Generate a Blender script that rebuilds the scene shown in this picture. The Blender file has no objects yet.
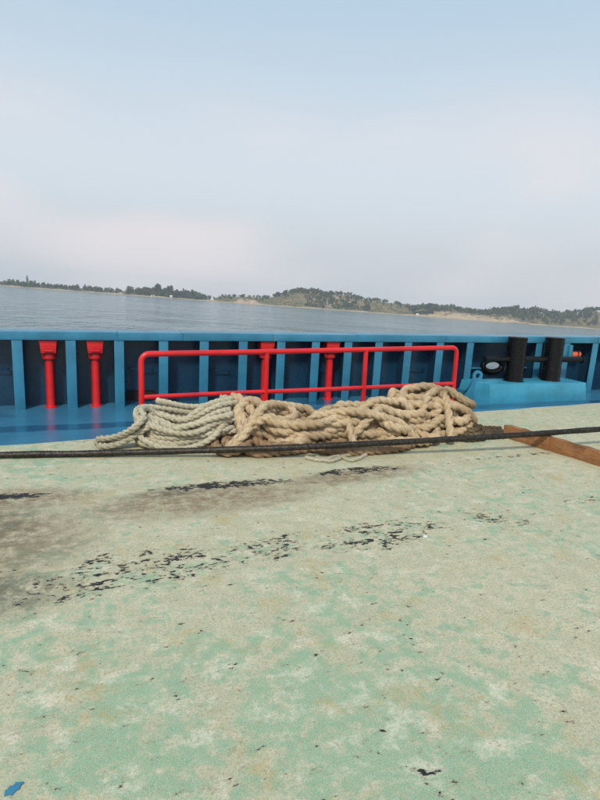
import bpy, bmesh, math, random
import numpy as np
from mathutils import Vector, Matrix
random.seed(7); rng = np.random.default_rng(7)
scene = bpy.context.scene
col = scene.collection
PI = math.pi
rad = math.radians

# ------------------------------------------------------------------ camera
F_PX, CX, CY, EYE = 600.0, 300.0, 400.0, 1.7          # photograph 600x800, phone lens
YAW, PITCH, ROLL = rad(19.75), rad(11.3), rad(2.4)
fw = Vector((math.sin(YAW)*math.cos(PITCH), math.cos(YAW)*math.cos(PITCH), -math.sin(PITCH)))
r0 = Vector((math.cos(YAW), -math.sin(YAW), 0)); u0 = r0.cross(fw)
cr = r0*math.cos(ROLL) + u0*math.sin(ROLL); cu = cr.cross(fw)
cam_d = bpy.data.cameras.new('camera'); cam = bpy.data.objects.new('camera', cam_d); col.objects.link(cam)
cam.matrix_world = Matrix(((cr.x, cu.x, -fw.x, 0), (cr.y, cu.y, -fw.y, 0), (cr.z, cu.z, -fw.z, EYE), (0, 0, 0, 1)))
cam_d.sensor_width = 36; cam_d.lens = 36*F_PX/800; cam_d.clip_start = .05; cam_d.clip_end = 20000
scene.camera = cam
EYEV = Vector((0, 0, EYE))
def ray(u, v): return fw + cr*((u-CX)/F_PX) - cu*((v-CY)/F_PX)
def onz(u, v, z=0.0):
    d = ray(u, v); return EYEV + d*((z-EYE)/d.z)
def ony(u, v, y):
    d = ray(u, v); return EYEV + d*(y/d.y)

# ------------------------------------------------------------------ sky, sun, exposure
SUN_AZ, SUN_EL = rad(-150), rad(45)                     # azimuth from +Y towards +X
world = bpy.data.worlds.new('World'); scene.world = world; world.use_nodes = True
wt = world.node_tree; wt.nodes.clear()
def wn(t, **k):
    n = wt.nodes.new(t)
    for a, b in k.items(): setattr(n, a, b)
    return n
sky = wn('ShaderNodeTexSky', sky_type='NISHITA', sun_disc=False, sun_elevation=SUN_EL, sun_rotation=SUN_AZ,
         air_density=1.0, dust_density=3.0, ozone_density=1.5, altitude=0)
skys = wn('ShaderNodeVectorMath', operation='SCALE'); skys.inputs['Scale'].default_value = 0.085
wt.links.new(sky.outputs[0], skys.inputs[0])
tc = wn('ShaderNodeTexCoord')
sp = wn('ShaderNodeSeparateXYZ'); wt.links.new(tc.outputs['Generated'], sp.inputs[0])
# thin high veil: soft, wide, slightly pink cloud over a pale blue sky
mp = wn('ShaderNodeMapping'); mp.inputs['Scale'].default_value = (1.0, 1.0, 2.1); mp.inputs['Location'].default_value = (1.9, .35, .4)
wt.links.new(tc.outputs['Generated'], mp.inputs[0])
cl = wn('ShaderNodeTexNoise'); cl.inputs['Scale'].default_value = 2.5; cl.inputs['Detail'].default_value = 2.0; cl.inputs['Roughness'].default_value = .4
wt.links.new(mp.outputs[0], cl.inputs['Vector'])
cr1 = wn('ShaderNodeMapRange', interpolation_type='SMOOTHSTEP'); cr1.inputs[1].default_value = .42; cr1.inputs[2].default_value = .68
wt.links.new(cl.outputs[0], cr1.inputs[0])
veil = wn('ShaderNodeValToRGB'); er = veil.color_ramp; er.interpolation = 'EASE'    # veil colour by height
for k, (p, c) in enumerate([(0.0, (.505, .535, .570, 1)), (.17, (.545, .598, .645, 1)), (.42, (.390, .515, .620, 1)), (1.0, (.320, .450, .590, 1))]):
    e = er.elements[k] if k < 2 else er.elements.new(p)
    e.position = p; e.color = c
wt.links.new(sp.outputs[2], veil.inputs[0])
m1 = wn('ShaderNodeMix', data_type='RGBA'); m1.inputs[0].default_value = .88
wt.links.new(skys.outputs[0], m1.inputs[6]); wt.links.new(veil.outputs[0], m1.inputs[7])
m2 = wn('ShaderNodeMix', data_type='RGBA'); m2.inputs[7].default_value = (.610, .580, .600, 1)
b1 = wn('ShaderNodeMapRange', interpolation_type='SMOOTHSTEP'); b1.inputs[1].default_value = .34; b1.inputs[2].default_value = .10
wt.links.new(sp.outputs[2], b1.inputs[0])
cf = wn('ShaderNodeMath', operation='MULTIPLY'); wt.links.new(cr1.outputs[0], cf.inputs[0]); wt.links.new(b1.outputs[0], cf.inputs[1])
wt.links.new(cf.outputs[0], m2.inputs[0]); wt.links.new(m1.outputs[2], m2.inputs[6])
bg = wn('ShaderNodeBackground'); bg.inputs[1].default_value = 1.0
wo = wn('ShaderNodeOutputWorld')
wt.links.new(m2.outputs[2], bg.inputs[0]); wt.links.new(bg.outputs[0], wo.inputs[0])
sun_d = bpy.data.lights.new('sun', 'SUN'); sun_d.energy = 2.1; sun_d.angle = rad(7); sun_d.color = (1, .90, .75)
sun = bpy.data.objects.new('sun', sun_d); col.objects.link(sun)
to_sun = Vector((math.sin(SUN_AZ)*math.cos(SUN_EL), math.cos(SUN_AZ)*math.cos(SUN_EL), math.sin(SUN_EL)))
sun.rotation_euler = (-to_sun).to_track_quat('-Z', 'Y').to_euler(); sun.location = (-4, -6, 12)
vs = scene.view_settings; vs.view_transform = 'Standard'; vs.look = 'None'; vs.gamma = 1; vs.exposure = .42; vs.use_curve_mapping = False
scene.cycles.volume_bounces = 1; scene.cycles.max_bounces = 8; scene.cycles.use_denoising = True

# ------------------------------------------------------------------ shader helper
class Sh:
    def __init__(s, name, rough=.6, metal=0.0, spec=.5):
        s.m = bpy.data.materials.new(name); s.m.use_nodes = True; s.t = s.m.node_tree
        s.b = s.t.nodes['Principled BSDF']; s.out = s.t.nodes['Material Output']
        s.b.inputs['Roughness'].default_value = rough; s.b.inputs['Metallic'].default_value = metal
        s.b.inputs['Specular IOR Level'].default_value = spec
        s.co = s.t.nodes.new('ShaderNodeTexCoord').outputs['Object']
    def link(s, a, i):
        if isinstance(a, bpy.types.NodeSocket): s.t.links.new(a, i)
        elif a is not None:
            try: i.default_value = a
            except (TypeError, ValueError): i.default_value = tuple(a)+(1,)
    def math(s, op, a, b=None, c=None, clamp=False):
        n = s.t.nodes.new('ShaderNodeMath'); n.operation = op; n.use_clamp = clamp
        s.link(a, n.inputs[0]); s.link(b, n.inputs[1]); s.link(c, n.inputs[2]); return n.outputs[0]
    def map(s, v=None, scale=(1, 1, 1), loc=(0, 0, 0), rot=(0, 0, 0)):
        n = s.t.nodes.new('ShaderNodeMapping'); s.link(s.co if v is None else v, n.inputs[0])
        n.inputs['Scale'].default_value = scale; n.inputs['Location'].default_value = loc; n.inputs['Rotation'].default_value = rot; return n.outputs[0]
    def noise(s, scale, detail=4, rough=.55, v=None, dist=0.0, out=0):
        n = s.t.nodes.new('ShaderNodeTexNoise'); s.link(s.co if v is None else v, n.inputs['Vector'])
        n.inputs['Scale'].default_value = scale; n.inputs['Detail'].default_value = detail; n.inputs['Roughness'].default_value = rough; n.inputs['Distortion'].default_value = dist
        return n.outputs[out]
    def voro(s, scale, v=None, feat='F1', out=0, rnd=1.0):
        n = s.t.nodes.new('ShaderNodeTexVoronoi'); n.feature = feat; s.link(s.co if v is None else v, n.inputs['Vector'])
        n.inputs['Scale'].default_value = scale; n.inputs['Randomness'].default_value = rnd; return n.outputs[out]
    def step(s, x, a, b, lo=0.0, hi=1.0):
        n = s.t.nodes.new('ShaderNodeMapRange'); n.interpolation_type = 'SMOOTHSTEP'; s.link(x, n.inputs[0])
        s.link(a, n.inputs[1]); s.link(b, n.inputs[2]); s.link(lo, n.inputs[3]); s.link(hi, n.inputs[4]); return n.outputs[0]
    def mix(s, f, a, b, blend='MIX'):
        n = s.t.nodes.new('ShaderNodeMix'); n.data_type = 'RGBA'; n.blend_type = blend
        s.link(f, n.inputs[0]); s.link(a, n.inputs[6]); s.link(b, n.inputs[7]); return n.outputs[2]
    def attr(s, name):
        n = s.t.nodes.new('ShaderNodeAttribute'); n.attribute_name = name; return n
    def xyz(s, v=None):
        n = s.t.nodes.new('ShaderNodeSeparateXYZ'); s.link(s.co if v is None else v, n.inputs[0]); return n.outputs
    def objrand(s): return s.t.nodes.new('ShaderNodeObjectInfo').outputs['Random']
    def bump(s, h, strength=.3, dist=.01, normal=None):
        n = s.t.nodes.new('ShaderNodeBump'); n.inputs['Strength'].default_value = strength; n.inputs['Distance'].default_value = dist
        s.link(h, n.inputs['Height'])
        if normal is not None: s.link(normal, n.inputs['Normal'])
        return n.outputs[0]
    def done(s, color=None, rough=None, normal=None):
        s.link(color, s.b.inputs['Base Color']); s.link(rough, s.b.inputs['Roughness'])
        if normal is not None: s.link(normal, s.b.inputs['Normal'])
        return s.m

def paint(name, c, rough=.38, worn=(.25, .14, .08), amount=.0, var=.18, spec=.5, relief=1.0):
    s = Sh(name, rough, spec=spec)
    n1 = s.noise(2.3, 5, .6); n2 = s.noise(26, 4, .65)
    cc = s.mix(s.step(n1, .3, .7), tuple(x*(1-var) for x in c), tuple(min(1, x*(1+var)) for x in c))
    cc = s.mix(s.math('MULTIPLY', s.step(n2, .5, .8), .25), cc, tuple(x*.6 for x in c))
    if amount > 0:
        k = s.step(s.math('ADD', s.math('MULTIPLY', n1, .5), s.math('MULTIPLY', s.noise(55, 5, .7), .5)), .64-amount*.2, .70-amount*.2)
        cc = s.mix(k, cc, worn)
    if amount > .08:
        st_ = s.step(s.math('ADD', s.noise(5, 4, .7, v=s.map(scale=(6, 6, .35))), s.math('MULTIPLY', s.math('SUBTRACT', n1, .5), .5)), .60, .74)
        cc = s.mix(s.math('MULTIPLY', st_, .45), cc, tuple(.6*a_+.4*b_ for a_, b_ in zip(c, worn)))
        sc2 = s.step(s.noise(16, 5, .8, v=s.map(scale=(2.2, 2.2, .5), rot=(.2, .5, .3))), .64, .69)
        cc = s.mix(s.math('MULTIPLY', sc2, .35), cc, tuple(min(1, x*1.7+.03) for x in c))
    r = s.math('ADD', s.math('MULTIPLY', n2, .25), rough-.12)
    return s.done(cc, r, s.bump(s.noise(14, 3, .5), .25*relief, .01, s.bump(n2, .12*relief, .004)))

M = {}
M['blue'] = paint('blue_paint', (.033, .195, .320), .34, amount=.12)
M['light_blue'] = paint('light_blue_paint', (.046, .290, .440), .34, amount=.06)
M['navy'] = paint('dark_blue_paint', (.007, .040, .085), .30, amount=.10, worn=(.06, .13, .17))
M['red'] = paint('red_paint', (.62, .012, .016), .36, amount=.09, worn=(.25, .04, .03))
M['black'] = paint('black_paint', (.0035, .0035, .004), .26, worn=(.03, .027, .025), amount=.05, spec=.30, relief=.04)
M['orange'] = paint('orange_plastic', (.75, .12, .03), .5)
M['dark'] = paint('dark_opening', (.006, .007, .008), .8)
M['hull'] = paint('hull_paint', (.03, .09, .15), .5, amount=.3)
M['white'] = paint('white_paint', (.75, .74, .70), .6)

# blue waterway deck: same paint, glossy, with darker, smoother bands along the bulwark
s = Sh('waterway_paint', .35)
x, y, z = s.xyz()
n1 = s.noise(1.1, 4, .55); n2 = s.noise(18, 5, .65)
c = s.mix(s.step(n1, .3, .7), (.030, .150, .265), (.045, .190, .315))
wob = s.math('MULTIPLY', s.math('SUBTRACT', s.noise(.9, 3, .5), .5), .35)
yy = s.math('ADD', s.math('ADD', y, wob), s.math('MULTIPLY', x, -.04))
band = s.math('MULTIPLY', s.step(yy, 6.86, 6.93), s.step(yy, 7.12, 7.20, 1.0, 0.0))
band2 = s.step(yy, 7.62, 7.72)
bands = s.math('MAXIMUM', band, s.math('MULTIPLY', band2, s.step(s.noise(.7, 2, .5), .45, .6)))
c = s.mix(s.math('MULTIPLY', bands, .75), c, (.012, .070, .150))  # deeper blue inside the bands
dirt = s.step(s.noise(9, 6, .7), .58, .72)
c = s.mix(s.math('MULTIPLY', dirt, .35), c, (.10, .13, .13))
r = s.math('SUBTRACT', s.math('ADD', s.math('MULTIPLY', n2, .22), .20), s.math('MULTIPLY', bands, .14))
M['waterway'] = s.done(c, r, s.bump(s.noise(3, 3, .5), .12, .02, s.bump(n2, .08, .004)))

# weathered green/cream deck paint
s = Sh('deck_paint', .75, spec=.3)
x, y, z = s.xyz()
big = s.noise(.42, 4, .55, v=s.map(loc=(4.3, 1.7, 0))); mid = s.noise(3.6, 8, .76, dist=.7); fin = s.noise(11, 7, .74); grit = s.noise(70, 5, .75); vfin = s.noise(190, 3, .75)
c = s.mix(s.step(mid, .36, .64), (.440, .425, .275), (.600, .540, .380))
c = s.mix(s.math('MULTIPLY', s.step(fin, .46, .60), .7), c, (.430, .430, .280))
gsum = s.math('ADD', s.math('ADD', s.math('MULTIPLY', mid, .50), s.math('MULTIPLY', fin, .36)), s.math('MULTIPLY', big, .30))
g = s.step(s.math('ADD', gsum, s.step(y, .8, 5.0, .018, -.012)), .560, .655)                    # more old green paint left where few feet go
c = s.mix(s.math('MULTIPLY', g, .80), c, s.mix(s.step(grit, .38, .64), (.125, .315, .185), (.310, .495, .325)))
pale = s.step(s.math('ADD', s.math('MULTIPLY', s.noise(5.5, 7, .75, v=s.map(loc=(7, 3, 0))), .8), s.math('MULTIPLY', big, .2)), .52, .64)
c = s.mix(s.math('MULTIPLY', pale, .55), c, (.760, .690, .550))
rs = s.step(s.noise(2.9, 8, .76, v=s.map(loc=(3, 9, 0))), .53, .68)
c = s.mix(s.math('MULTIPLY', rs, .62), c, (.430, .300, .105))          # ochre rust bloom
def blob(u0_, v0_, u1_, v1_, w):
    """soft ellipse round a stretch of deck seam, 0..1"""
    a = onz(u0_, v0_); b = onz(u1_, v1_); ctr = (a+b)/2; L = (b-a).length/2 + w*.6; ang = math.atan2(b.y-a.y, b.x-a.x)
    dx = s.math('SUBTRACT', x, ctr.x); dy = s.math('SUBTRACT', y, ctr.y)
    p = s.math('ADD', s.math('MULTIPLY', dx, math.cos(ang)/L), s.math('MULTIPLY', dy, math.sin(ang)/L))
    q = s.math('ADD', s.math('MULTIPLY', dx, -math.sin(ang)/w), s.math('MULTIPLY', dy, math.cos(ang)/w))
    d = s.math('ADD', s.math('MULTIPLY', p, p), s.math('MULTIPLY', q, q))
    return s.step(d, 0.0, 1.0, 1.0, 0.0)
def msum(lst):
    o = lst[0]
    for k in lst[1:]: o = s.math('MAXIMUM', o, k)
    return o
grain = s.math('ADD', s.math('MULTIPLY', mid, .45), s.math('MULTIPLY', fin, .55))
c = s.mix(s.math('MULTIPLY', s.step(grit, .46, .62), .62), c, (.25, .24, .14))
c = s.mix(s.math('MULTIPLY', s.step(vfin, .48, .64), .36), c, (.78, .73, .60))
# brown rust staining along the far seam and left edge
stain = msum([blob(60, 515, 330, 486, .42), blob(-160, 560, 70, 535, .75), blob(110, 503, 250, 494, .26), blob(260, 488, 430, 466, .24), blob(-60, 500, 100, 496, .30)])
brk = s.step(s.noise(17, 6, .75, v=s.map(scale=(.6, 1.3, 1))), .34, .58, .55, 1.0)
c = s.mix(s.math('MULTIPLY', s.math('MULTIPLY', stain, s.math('MULTIPLY', brk, s.step(grain, .34, .56))), .88), c, (.200, .128, .072))
dark_patch = msum([blob(-260, 540, 20, 520, .70), blob(-120, 610, 60, 590, .35), blob(130, 497, 200, 490, .12)])  # very dark brown patches, mostly towards the left edge
c = s.mix(s.math('MULTIPLY', s.math('MULTIPLY', dark_patch, s.step(grain, .36, .58)), .75), c, (.10, .080, .052))
# dark chips where the coating broke away down to old bitumen, along two welded plate seams
fa = msum([blob(-60, 500, 62, 494, .11), blob(140, 491, 305, 479, .13), blob(296, 476, 410, 466, .12)])
fb = msum([blob(30, 594, 110, 580, .26), blob(60, 577, 230, 557, .36), blob(225, 558, 310, 538, .26), blob(310, 548, 450, 522, .28), blob(462, 514, 530, 523, .20), blob(540, 508, 660, 488, .10), blob(410, 466, 620, 446, .06), s.math('MULTIPLY', blob(425, 755, 455, 820, .16), .45)])
fk = s.noise(10, 4, .62, v=s.map(scale=(.8, 1.2, 1)), dist=.5); fk2 = s.noise(31, 4, .7, v=s.map(scale=(.7, 1.15, 1)))
fs = s.math('ADD', s.math('MULTIPLY', fk, .47), s.math('MULTIPLY', fk2, .53))
fsum = s.math('ADD', s.math('ADD', fs, s.math('MULTIPLY', fa, .160)), s.math('MULTIPLY', fb, .088))
fleck = s.step(fsum, .622, .634)
spk = s.math('MULTIPLY', s.step(s.noise(26, 4, .7, v=s.map(loc=(5, 1, 2))), .70, .73), s.step(s.noise(1.6, 3, .6, v=s.map(loc=(2, 5, 2))), .44, .60))
c = s.mix(s.math('MULTIPLY', s.step(fsum, .55, .622), .42), c, (.270, .215, .130))              # rusty halo of the chips
c = s.mix(s.math('MAXIMUM', fleck, s.math('MULTIPLY', spk, .8)), c, s.mix(s.step(grit, .45, .6), (.014, .014, .014), (.040, .035, .029)))
# scuffs, grime in the grain, pale grit
scr = s.step(s.noise(6, 6, .8, v=s.map(scale=(.30, 2.2, 1), rot=(0, 0, .30))), .60, .70)
c = s.mix(s.math('MULTIPLY', scr, .35), c, (.25, .205, .13))
scr2 = s.step(s.noise(9, 5, .8, v=s.map(scale=(2.6, .35, 1), rot=(0, 0, -.5))), .63, .70)
c = s.mix(s.math('MULTIPLY', scr2, .30), c, (.70, .66, .54))
seam = s.math('MAXIMUM', s.step(s.math('ABSOLUTE', s.math('SUBTRACT', y, 4.72)), 0.0, .018, 1.0, 0.0), s.step(s.math('ABSOLUTE', s.math('SUBTRACT', y, 3.44)), 0.0, .018, 1.0, 0.0))
h = s.math('SUBTRACT', s.math('ADD', s.math('MULTIPLY', fin, .6), s.math('MULTIPLY', grit, .45)), s.math('MULTIPLY', fleck, .35))
h = s.math('ADD', h, s.math('MULTIPLY', seam, .5))
M['deck'] = s.done(c, s.math('ADD', s.math('MULTIPLY', grit, .3), .50), s.bump(h, .5, .008, s.bump(s.noise(.8, 2, .5), .3, .04)))

def rope_mat(name, c1, c2, c3):
    s = Sh(name, .9, spec=.15)
    st = s.attr('strand'); u = s.xyz(st.outputs['Vector'])
    n1 = s.noise(3.2, 4, .6); n2 = s.noise(40, 4, .7)
    c = s.mix(s.step(n1, .32, .68), c1, c2)
    c = s.mix(s.math('MULTIPLY', s.step(n2, .45, .72), .6), c, c3)
    fib0 = s.noise(1.0, 3, .6, v=s.map(v=st.outputs['Vector'], scale=(30, .8, 1)))
    c = s.mix(s.math('MULTIPLY', s.step(fib0, .48, .68), .55), c, c3)
    c = s.mix(s.math('MULTIPLY', s.step(s.noise(1.3, 3, .6), .52, .70), .5), c, tuple(k*.55 for k in c3))
    fib = s.noise(1.0, 3, .6, v=s.map(v=st.outputs['Vector'], scale=(46, 1.1, 1)))
    return s.done(c, None, s.bump(s.math('ADD', s.math('MULTIPLY', n2, .6), fib), 1.0, .009))
M['rope_grey'] = rope_mat('grey_green_rope', (.66, .60, .46), (.54, .50, .37), (.34, .31, .215))
M['rope_beige'] = rope_mat('beige_rope', (.66, .53, .355), (.54, .405, .25), (.31, .205, .11))
M['rope_brown'] = rope_mat('brown_rope', (.42, .285, .175), (.30, .195, .115), (.155, .095, .05))
M['rope_dark'] = rope_mat('dark_rope', (.20, .15, .09), (.11, .08, .05), (.04, .03, .02))
s = Sh('wire_steel', .5, .55)
n1 = s.noise(30, 4, .6)
M['wire'] = s.done(s.mix(s.step(n1, .35, .7), (.020, .018, .017), (.060, .048, .038)), None, s.bump(n1, .3, .003))
s = Sh('timber', .8, spec=.25)
g1 = s.noise(9, 6, .65, v=s.map(scale=(9, 1, 9)), dist=.6); g2 = s.noise(2.2, 4, .6); g3 = s.noise(60, 3, .6, v=s.map(scale=(6, .5, 6)))
c = s.mix(s.step(g1, .35, .68), (.38, .180, .075), (.235, .100, .040))
c = s.mix(s.math('MULTIPLY', s.step(g2, .5, .66), .75), c, (.115, .060, .028))
c = s.mix(s.math('MULTIPLY', s.step(g3, .55, .7), .4), c, (.50, .30, .15))
M['wood'] = s.done(c, None, s.bump(s.math('ADD', g1, g3), .5, .006))

# sea: rippled water, slightly silty
s = Sh('sea_water', .12)
s.b.inputs['IOR'].default_value = 1.33
w1 = s.noise(.17, 3, .6, v=s.map(scale=(1, .45, 1))); w2 = s.noise(.6, 3, .6, v=s.map(scale=(1, .5, 1))); w3 = s.noise(.06, 3, .5, v=s.map(scale=(.35, 1.3, 1)))
hh = s.math('ADD', s.math('MULTIPLY', w1, 1.0), s.math('MULTIPLY', w2, .45))
c = s.mix(s.step(w3, .35, .65), (.085, .150, .175), (.120, .190, .210))
M['sea'] = s.done(c, s.step(w3, .3, .7, .08, .16), s.bump(hh, 1.0, 4.0))
# shore ground, colour attribute says sand / scrub
s = Sh('shore_ground', .9, spec=.2)
at = s.attr('sand').outputs['Fac']
k = s.step(s.math('ADD', at, s.math('MULTIPLY', s.math('SUBTRACT', s.noise(.22, 5, .7), .5), 1.9)), .38, .62)
c = s.mix(s.step(s.noise(.12, 5, .6), .35, .65), (.105, .100, .045), (.230, .175, .090))
c = s.mix(k, c, s.mix(s.step(s.noise(.3, 4, .6), .35, .65), (.36, .25, .16), (.46, .37, .26)))
M['shore'] = s.done(c, None, s.bump(s.noise(.7, 4, .6), .5, .6))
def leaf_mat(name, a, b, d):
    s = Sh(name, .75, spec=.2)
    t = s.attr('tint').outputs['Fac']
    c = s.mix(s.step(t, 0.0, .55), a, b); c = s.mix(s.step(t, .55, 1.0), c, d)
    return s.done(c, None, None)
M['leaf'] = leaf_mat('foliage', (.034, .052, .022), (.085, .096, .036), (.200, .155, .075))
s = Sh('bark', .9); M['bark'] = s.done(s.mix(s.noise(4, 3), (.09, .07, .05), (.16, .13, .10)))

# ------------------------------------------------------------------ mesh helpers
def link(name, me, m, parent=None):
    o = bpy.data.objects.new(name, me); col.objects.link(o)
    if m is not None and len(me.materials) == 0: me.materials.append(M[m])
    if parent is not None: o.parent = parent
    return o
def empty(name, loc=(0, 0, 0)):
    o = bpy.data.objects.new(name, None); o.empty_display_size = .2; col.objects.link(o); o.location = loc; return o
def tag(o, label=None, cat=None, group=None, kind=None):
    if label: o['label'] = label
    if cat: o['category'] = cat
    if group: o['group'] = group
    if kind: o['kind'] = kind
    return o
class MB:
    def __init__(s): s.v = []; s.f = []
    def add(s, v, f):
        n = len(s.v); s.v += [tuple(p) for p in v]; s.f += [tuple(i+n for i in q) for q in f]; return s
    def box(s, a, b):
        (x0, y0, z0), (x1, y1, z1) = a, b
        return s.hexa([(x0, y0, z0), (x1, y0, z0), (x1, y1, z0), (x0, y1, z0), (x0, y0, z1), (x1, y0, z1), (x1, y1, z1), (x0, y1, z1)])
    def hexa(s, v): return s.add(v, [(3, 2, 1, 0), (4, 5, 6, 7), (0, 1, 5, 4), (1, 2, 6, 5), (2, 3, 7, 6), (3, 0, 4, 7)])
    def tube(s, pts, r, n=14, cap=True):
        pts = [Vector(p) for p in pts]; rs = r if isinstance(r, (list, tuple)) else [r]*len(pts)
        nrm = None; vs_ = []
        for i, p in enumerate(pts):
            t = ((pts[min(i+1, len(pts)-1)]-p).normalized() if i < len(pts)-1 else Vector()) + ((p-pts[i-1]).normalized() if i else Vector())
            if t.length < 1e-9: t = tp
            t.normalize(); tp = t
            if nrm is None: nrm = t.orthogonal().normalized()
            nrm = (nrm - t*nrm.dot(t)).normalized(); bn = t.cross(nrm)
            vs_ += [p + (nrm*math.cos(2*PI*k/n)+bn*math.sin(2*PI*k/n))*rs[i] for k in range(n)]
        fs_ = [(i*n+k, i*n+(k+1) % n, (i+1)*n+(k+1) % n, (i+1)*n+k) for i in range(len(pts)-1) for k in range(n)]
        if cap: fs_ += [tuple(range(n-1, -1, -1)), tuple((len(pts)-1)*n+k for k in range(n))]
        return s.add(vs_, fs_)
    def lathe(s, ctr, prof, n=28, axis='z'):
        ctr = Vector(ctr); vs_ = []
        for (r, h) in prof:
            for k in range(n):
                a = 2*PI*k/n; ca, sa = r*math.cos(a), r*math.sin(a)
                vs_.append(ctr + (Vector((ca, sa, h)) if axis == 'z' else Vector((h, ca, sa)) if axis == 'x' else Vector((ca, h, -sa))))
        m = len(prof)
        fs_ = [(i*n+k, i*n+(k+1) % n, (i+1)*n+(k+1) % n, (i+1)*n+k) for i in range(m-1) for k in range(n)]
        fs_ += [tuple(range(n-1, -1, -1)), tuple((m-1)*n+k for k in range(n))]
        return s.add(vs_, fs_)
    def prism(s, poly, d0, d1, axis='z'):
        """poly: 2D outline extruded along axis. y-axis: (x,z), z-axis: (x,y)"""
        n = len(poly)
        P = (lambda p, d: (p[0], p[1], d)) if axis == 'z' else (lambda p, d: (p[0], d, p[1]))
        v = [P(p, d0) for p in poly]+[P(p, d1) for p in poly]
        return s.add(v, [tuple(range(n-1, -1, -1)), tuple(range(n, 2*n))]+[(i, (i+1) % n, n+(i+1) % n, n+i) for i in range(n)])
    def build(s, name, m, parent=None, bevel=0.0, seg=2, smooth=False, angle=40):
        me = bpy.data.meshes.new(name); me.from_pydata(s.v, [], s.f); me.update()
        bm = bmesh.new(); bm.from_mesh(me)
        bmesh.ops.recalc_face_normals(bm, faces=bm.faces)
        if bevel > 0:
            ed = [e for e in bm.edges if len(e.link_faces) == 2 and e.calc_face_angle(0) > rad(30)]
            bmesh.ops.bevel(bm, geom=ed, offset=bevel, segments=seg, profile=.6, affect='EDGES', clamp_overlap=True)
        if smooth or bevel > 0:
            for f in bm.faces: f.smooth = True
            for e in bm.edges:
                if len(e.link_faces) == 2 and e.calc_face_angle(0) > rad(angle): e.smooth = False
        bm.to_mesh(me); bm.free()
        return link(name, me, m, parent)

# ------------------------------------------------------------------ sea frame (the vessel is trimmed about two degrees against the sea)
n_sea = ray(600, 325.0).cross(ray(0, 281.5)).normalized()
if n_sea.z < 0: n_sea = -n_sea
f_sea = (fw - n_sea*fw.dot(n_sea)).normalized(); r_sea = f_sea.cross(n_sea)
SEA_H = 4.7
SO = EYEV - n_sea*SEA_H
SEA = Matrix(((r_sea.x, f_sea.x, n_sea.x, SO.x), (r_sea.y, f_sea.y, n_sea.y, SO.y), (r_sea.z, f_sea.z, n_sea.z, SO.z), (0, 0, 0, 1)))

me = bpy.data.meshes.new('sea'); R_ = 1800
me.from_pydata([(-R_, -R_, 0), (R_, -R_, 0), (R_, R_, 0), (-R_, R_, 0)], [], [(0, 1, 2, 3)])
sea = link('sea', me, 'sea'); sea.matrix_world = SEA; tag(sea, kind='structure')

# ------------------------------------------------------------------ far shore
D0 = 640.0                                                  # metres to the waterline
wl_u = [-400, 0, 100, 150, 200, 250, 300, 390, 430, 500, 545, 600, 1000]
wl_v = [-29, 0, .2, .2, .0, .9, 0, -.3, .2, .6, -.5, 0, 0]   # waterline wobble in px round the straight shore
sil_u = [-400, -200, -60, 0, 16, 35, 53, 79, 101, 125, 152, 165, 182, 188, 197, 220, 240, 260, 270, 283, 292, 300, 310, 318, 333, 345, 355, 375, 390, 395, 405, 410, 422, 435, 448, 460, 480, 487, 500, 510, 520, 535, 550, 560, 570, 585, 600, 660, 760, 1000]
sil_h = [9, 11, 10, 10, 10.5, 7.6, 8.5, 9.3, 9.5, 10, 13, 12.5, 10.8, 9, 6.4, 8.7, 10, 10.4, 13, 17.5, 20, 19.6, 19.8, 17.4, 19.5, 19.3, 16.5, 16, 14.3, 13.7, 11.8, 10.7, 14.4, 13.4, 14.7, 13.0, 11.3, 13.8, 16, 18.6, 16.6, 18.4, 16.4, 15.6, 17.7, 21.2, 24, 25, 20, 14]
tr_u = [-400, 195, 205, 260, 280, 400, 420, 470, 490, 1000]
tr_h = [7.0, 7.0, 4.0, 4.0, 4.5, 4.5, 7, 5.5, 7.5, 8]      # usual tree height along the shore
PXM = D0/F_PX
def crest(u): return np.interp(u, sil_u, sil_h)*PXM*1.07
def treeh(u): return np.interp(u, tr_u, tr_h)
def ground_h(u, d):
    top = max(1.2, crest(u)-treeh(u))
    cliff = np.interp(u, [405, 428, 440, 495, 520], [0, 1, 1, .75, 0]) + np.interp(u, [228, 234, 248, 256], [0, .7, .7, 0])
    beach = .9*min(1, max(0, d)/9.0)
    a = min(1, max(0, (d-9)/(62.0))); a = a*a*(3-2*a)
    c_ = min(1, max(0, (d-5)/9.0)); c_ = c_*c_*(3-2*c_)
    hgt = beach + (top-.9)*max(a, 0) * (1-.0) + cliff*c_*(1-a)*min(5.2, top*.75)
    if d < 0: hgt = d*.12
    if d > 110: hgt *= max(.25, 1-(d-110)/140)
    return hgt
def nz(a, b): return math.sin(a*1.7+b*.9)*math.sin(b*1.3-a*.6+1.1)
us = np.arange(-420, 1020.1, 3.0); ds = [-6, -2, 0, 2, 4, 6, 8, 10, 12, 14, 17, 20, 25, 30, 36, 42, 50, 58, 66, 76, 88, 100, 115, 140, 170, 210]
def shore_pt(u, d):
    wob = np.interp(u, wl_u, wl_v)*0
    off = 9*math.sin(u*.021)+5*math.sin(u*.067+1)+2.5*math.sin(u*.19)
    dist = D0+off+d
    return ((u-300)*PXM*(1+d/D0*.6), dist)
V = []; Fc = []; sand = []
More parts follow.
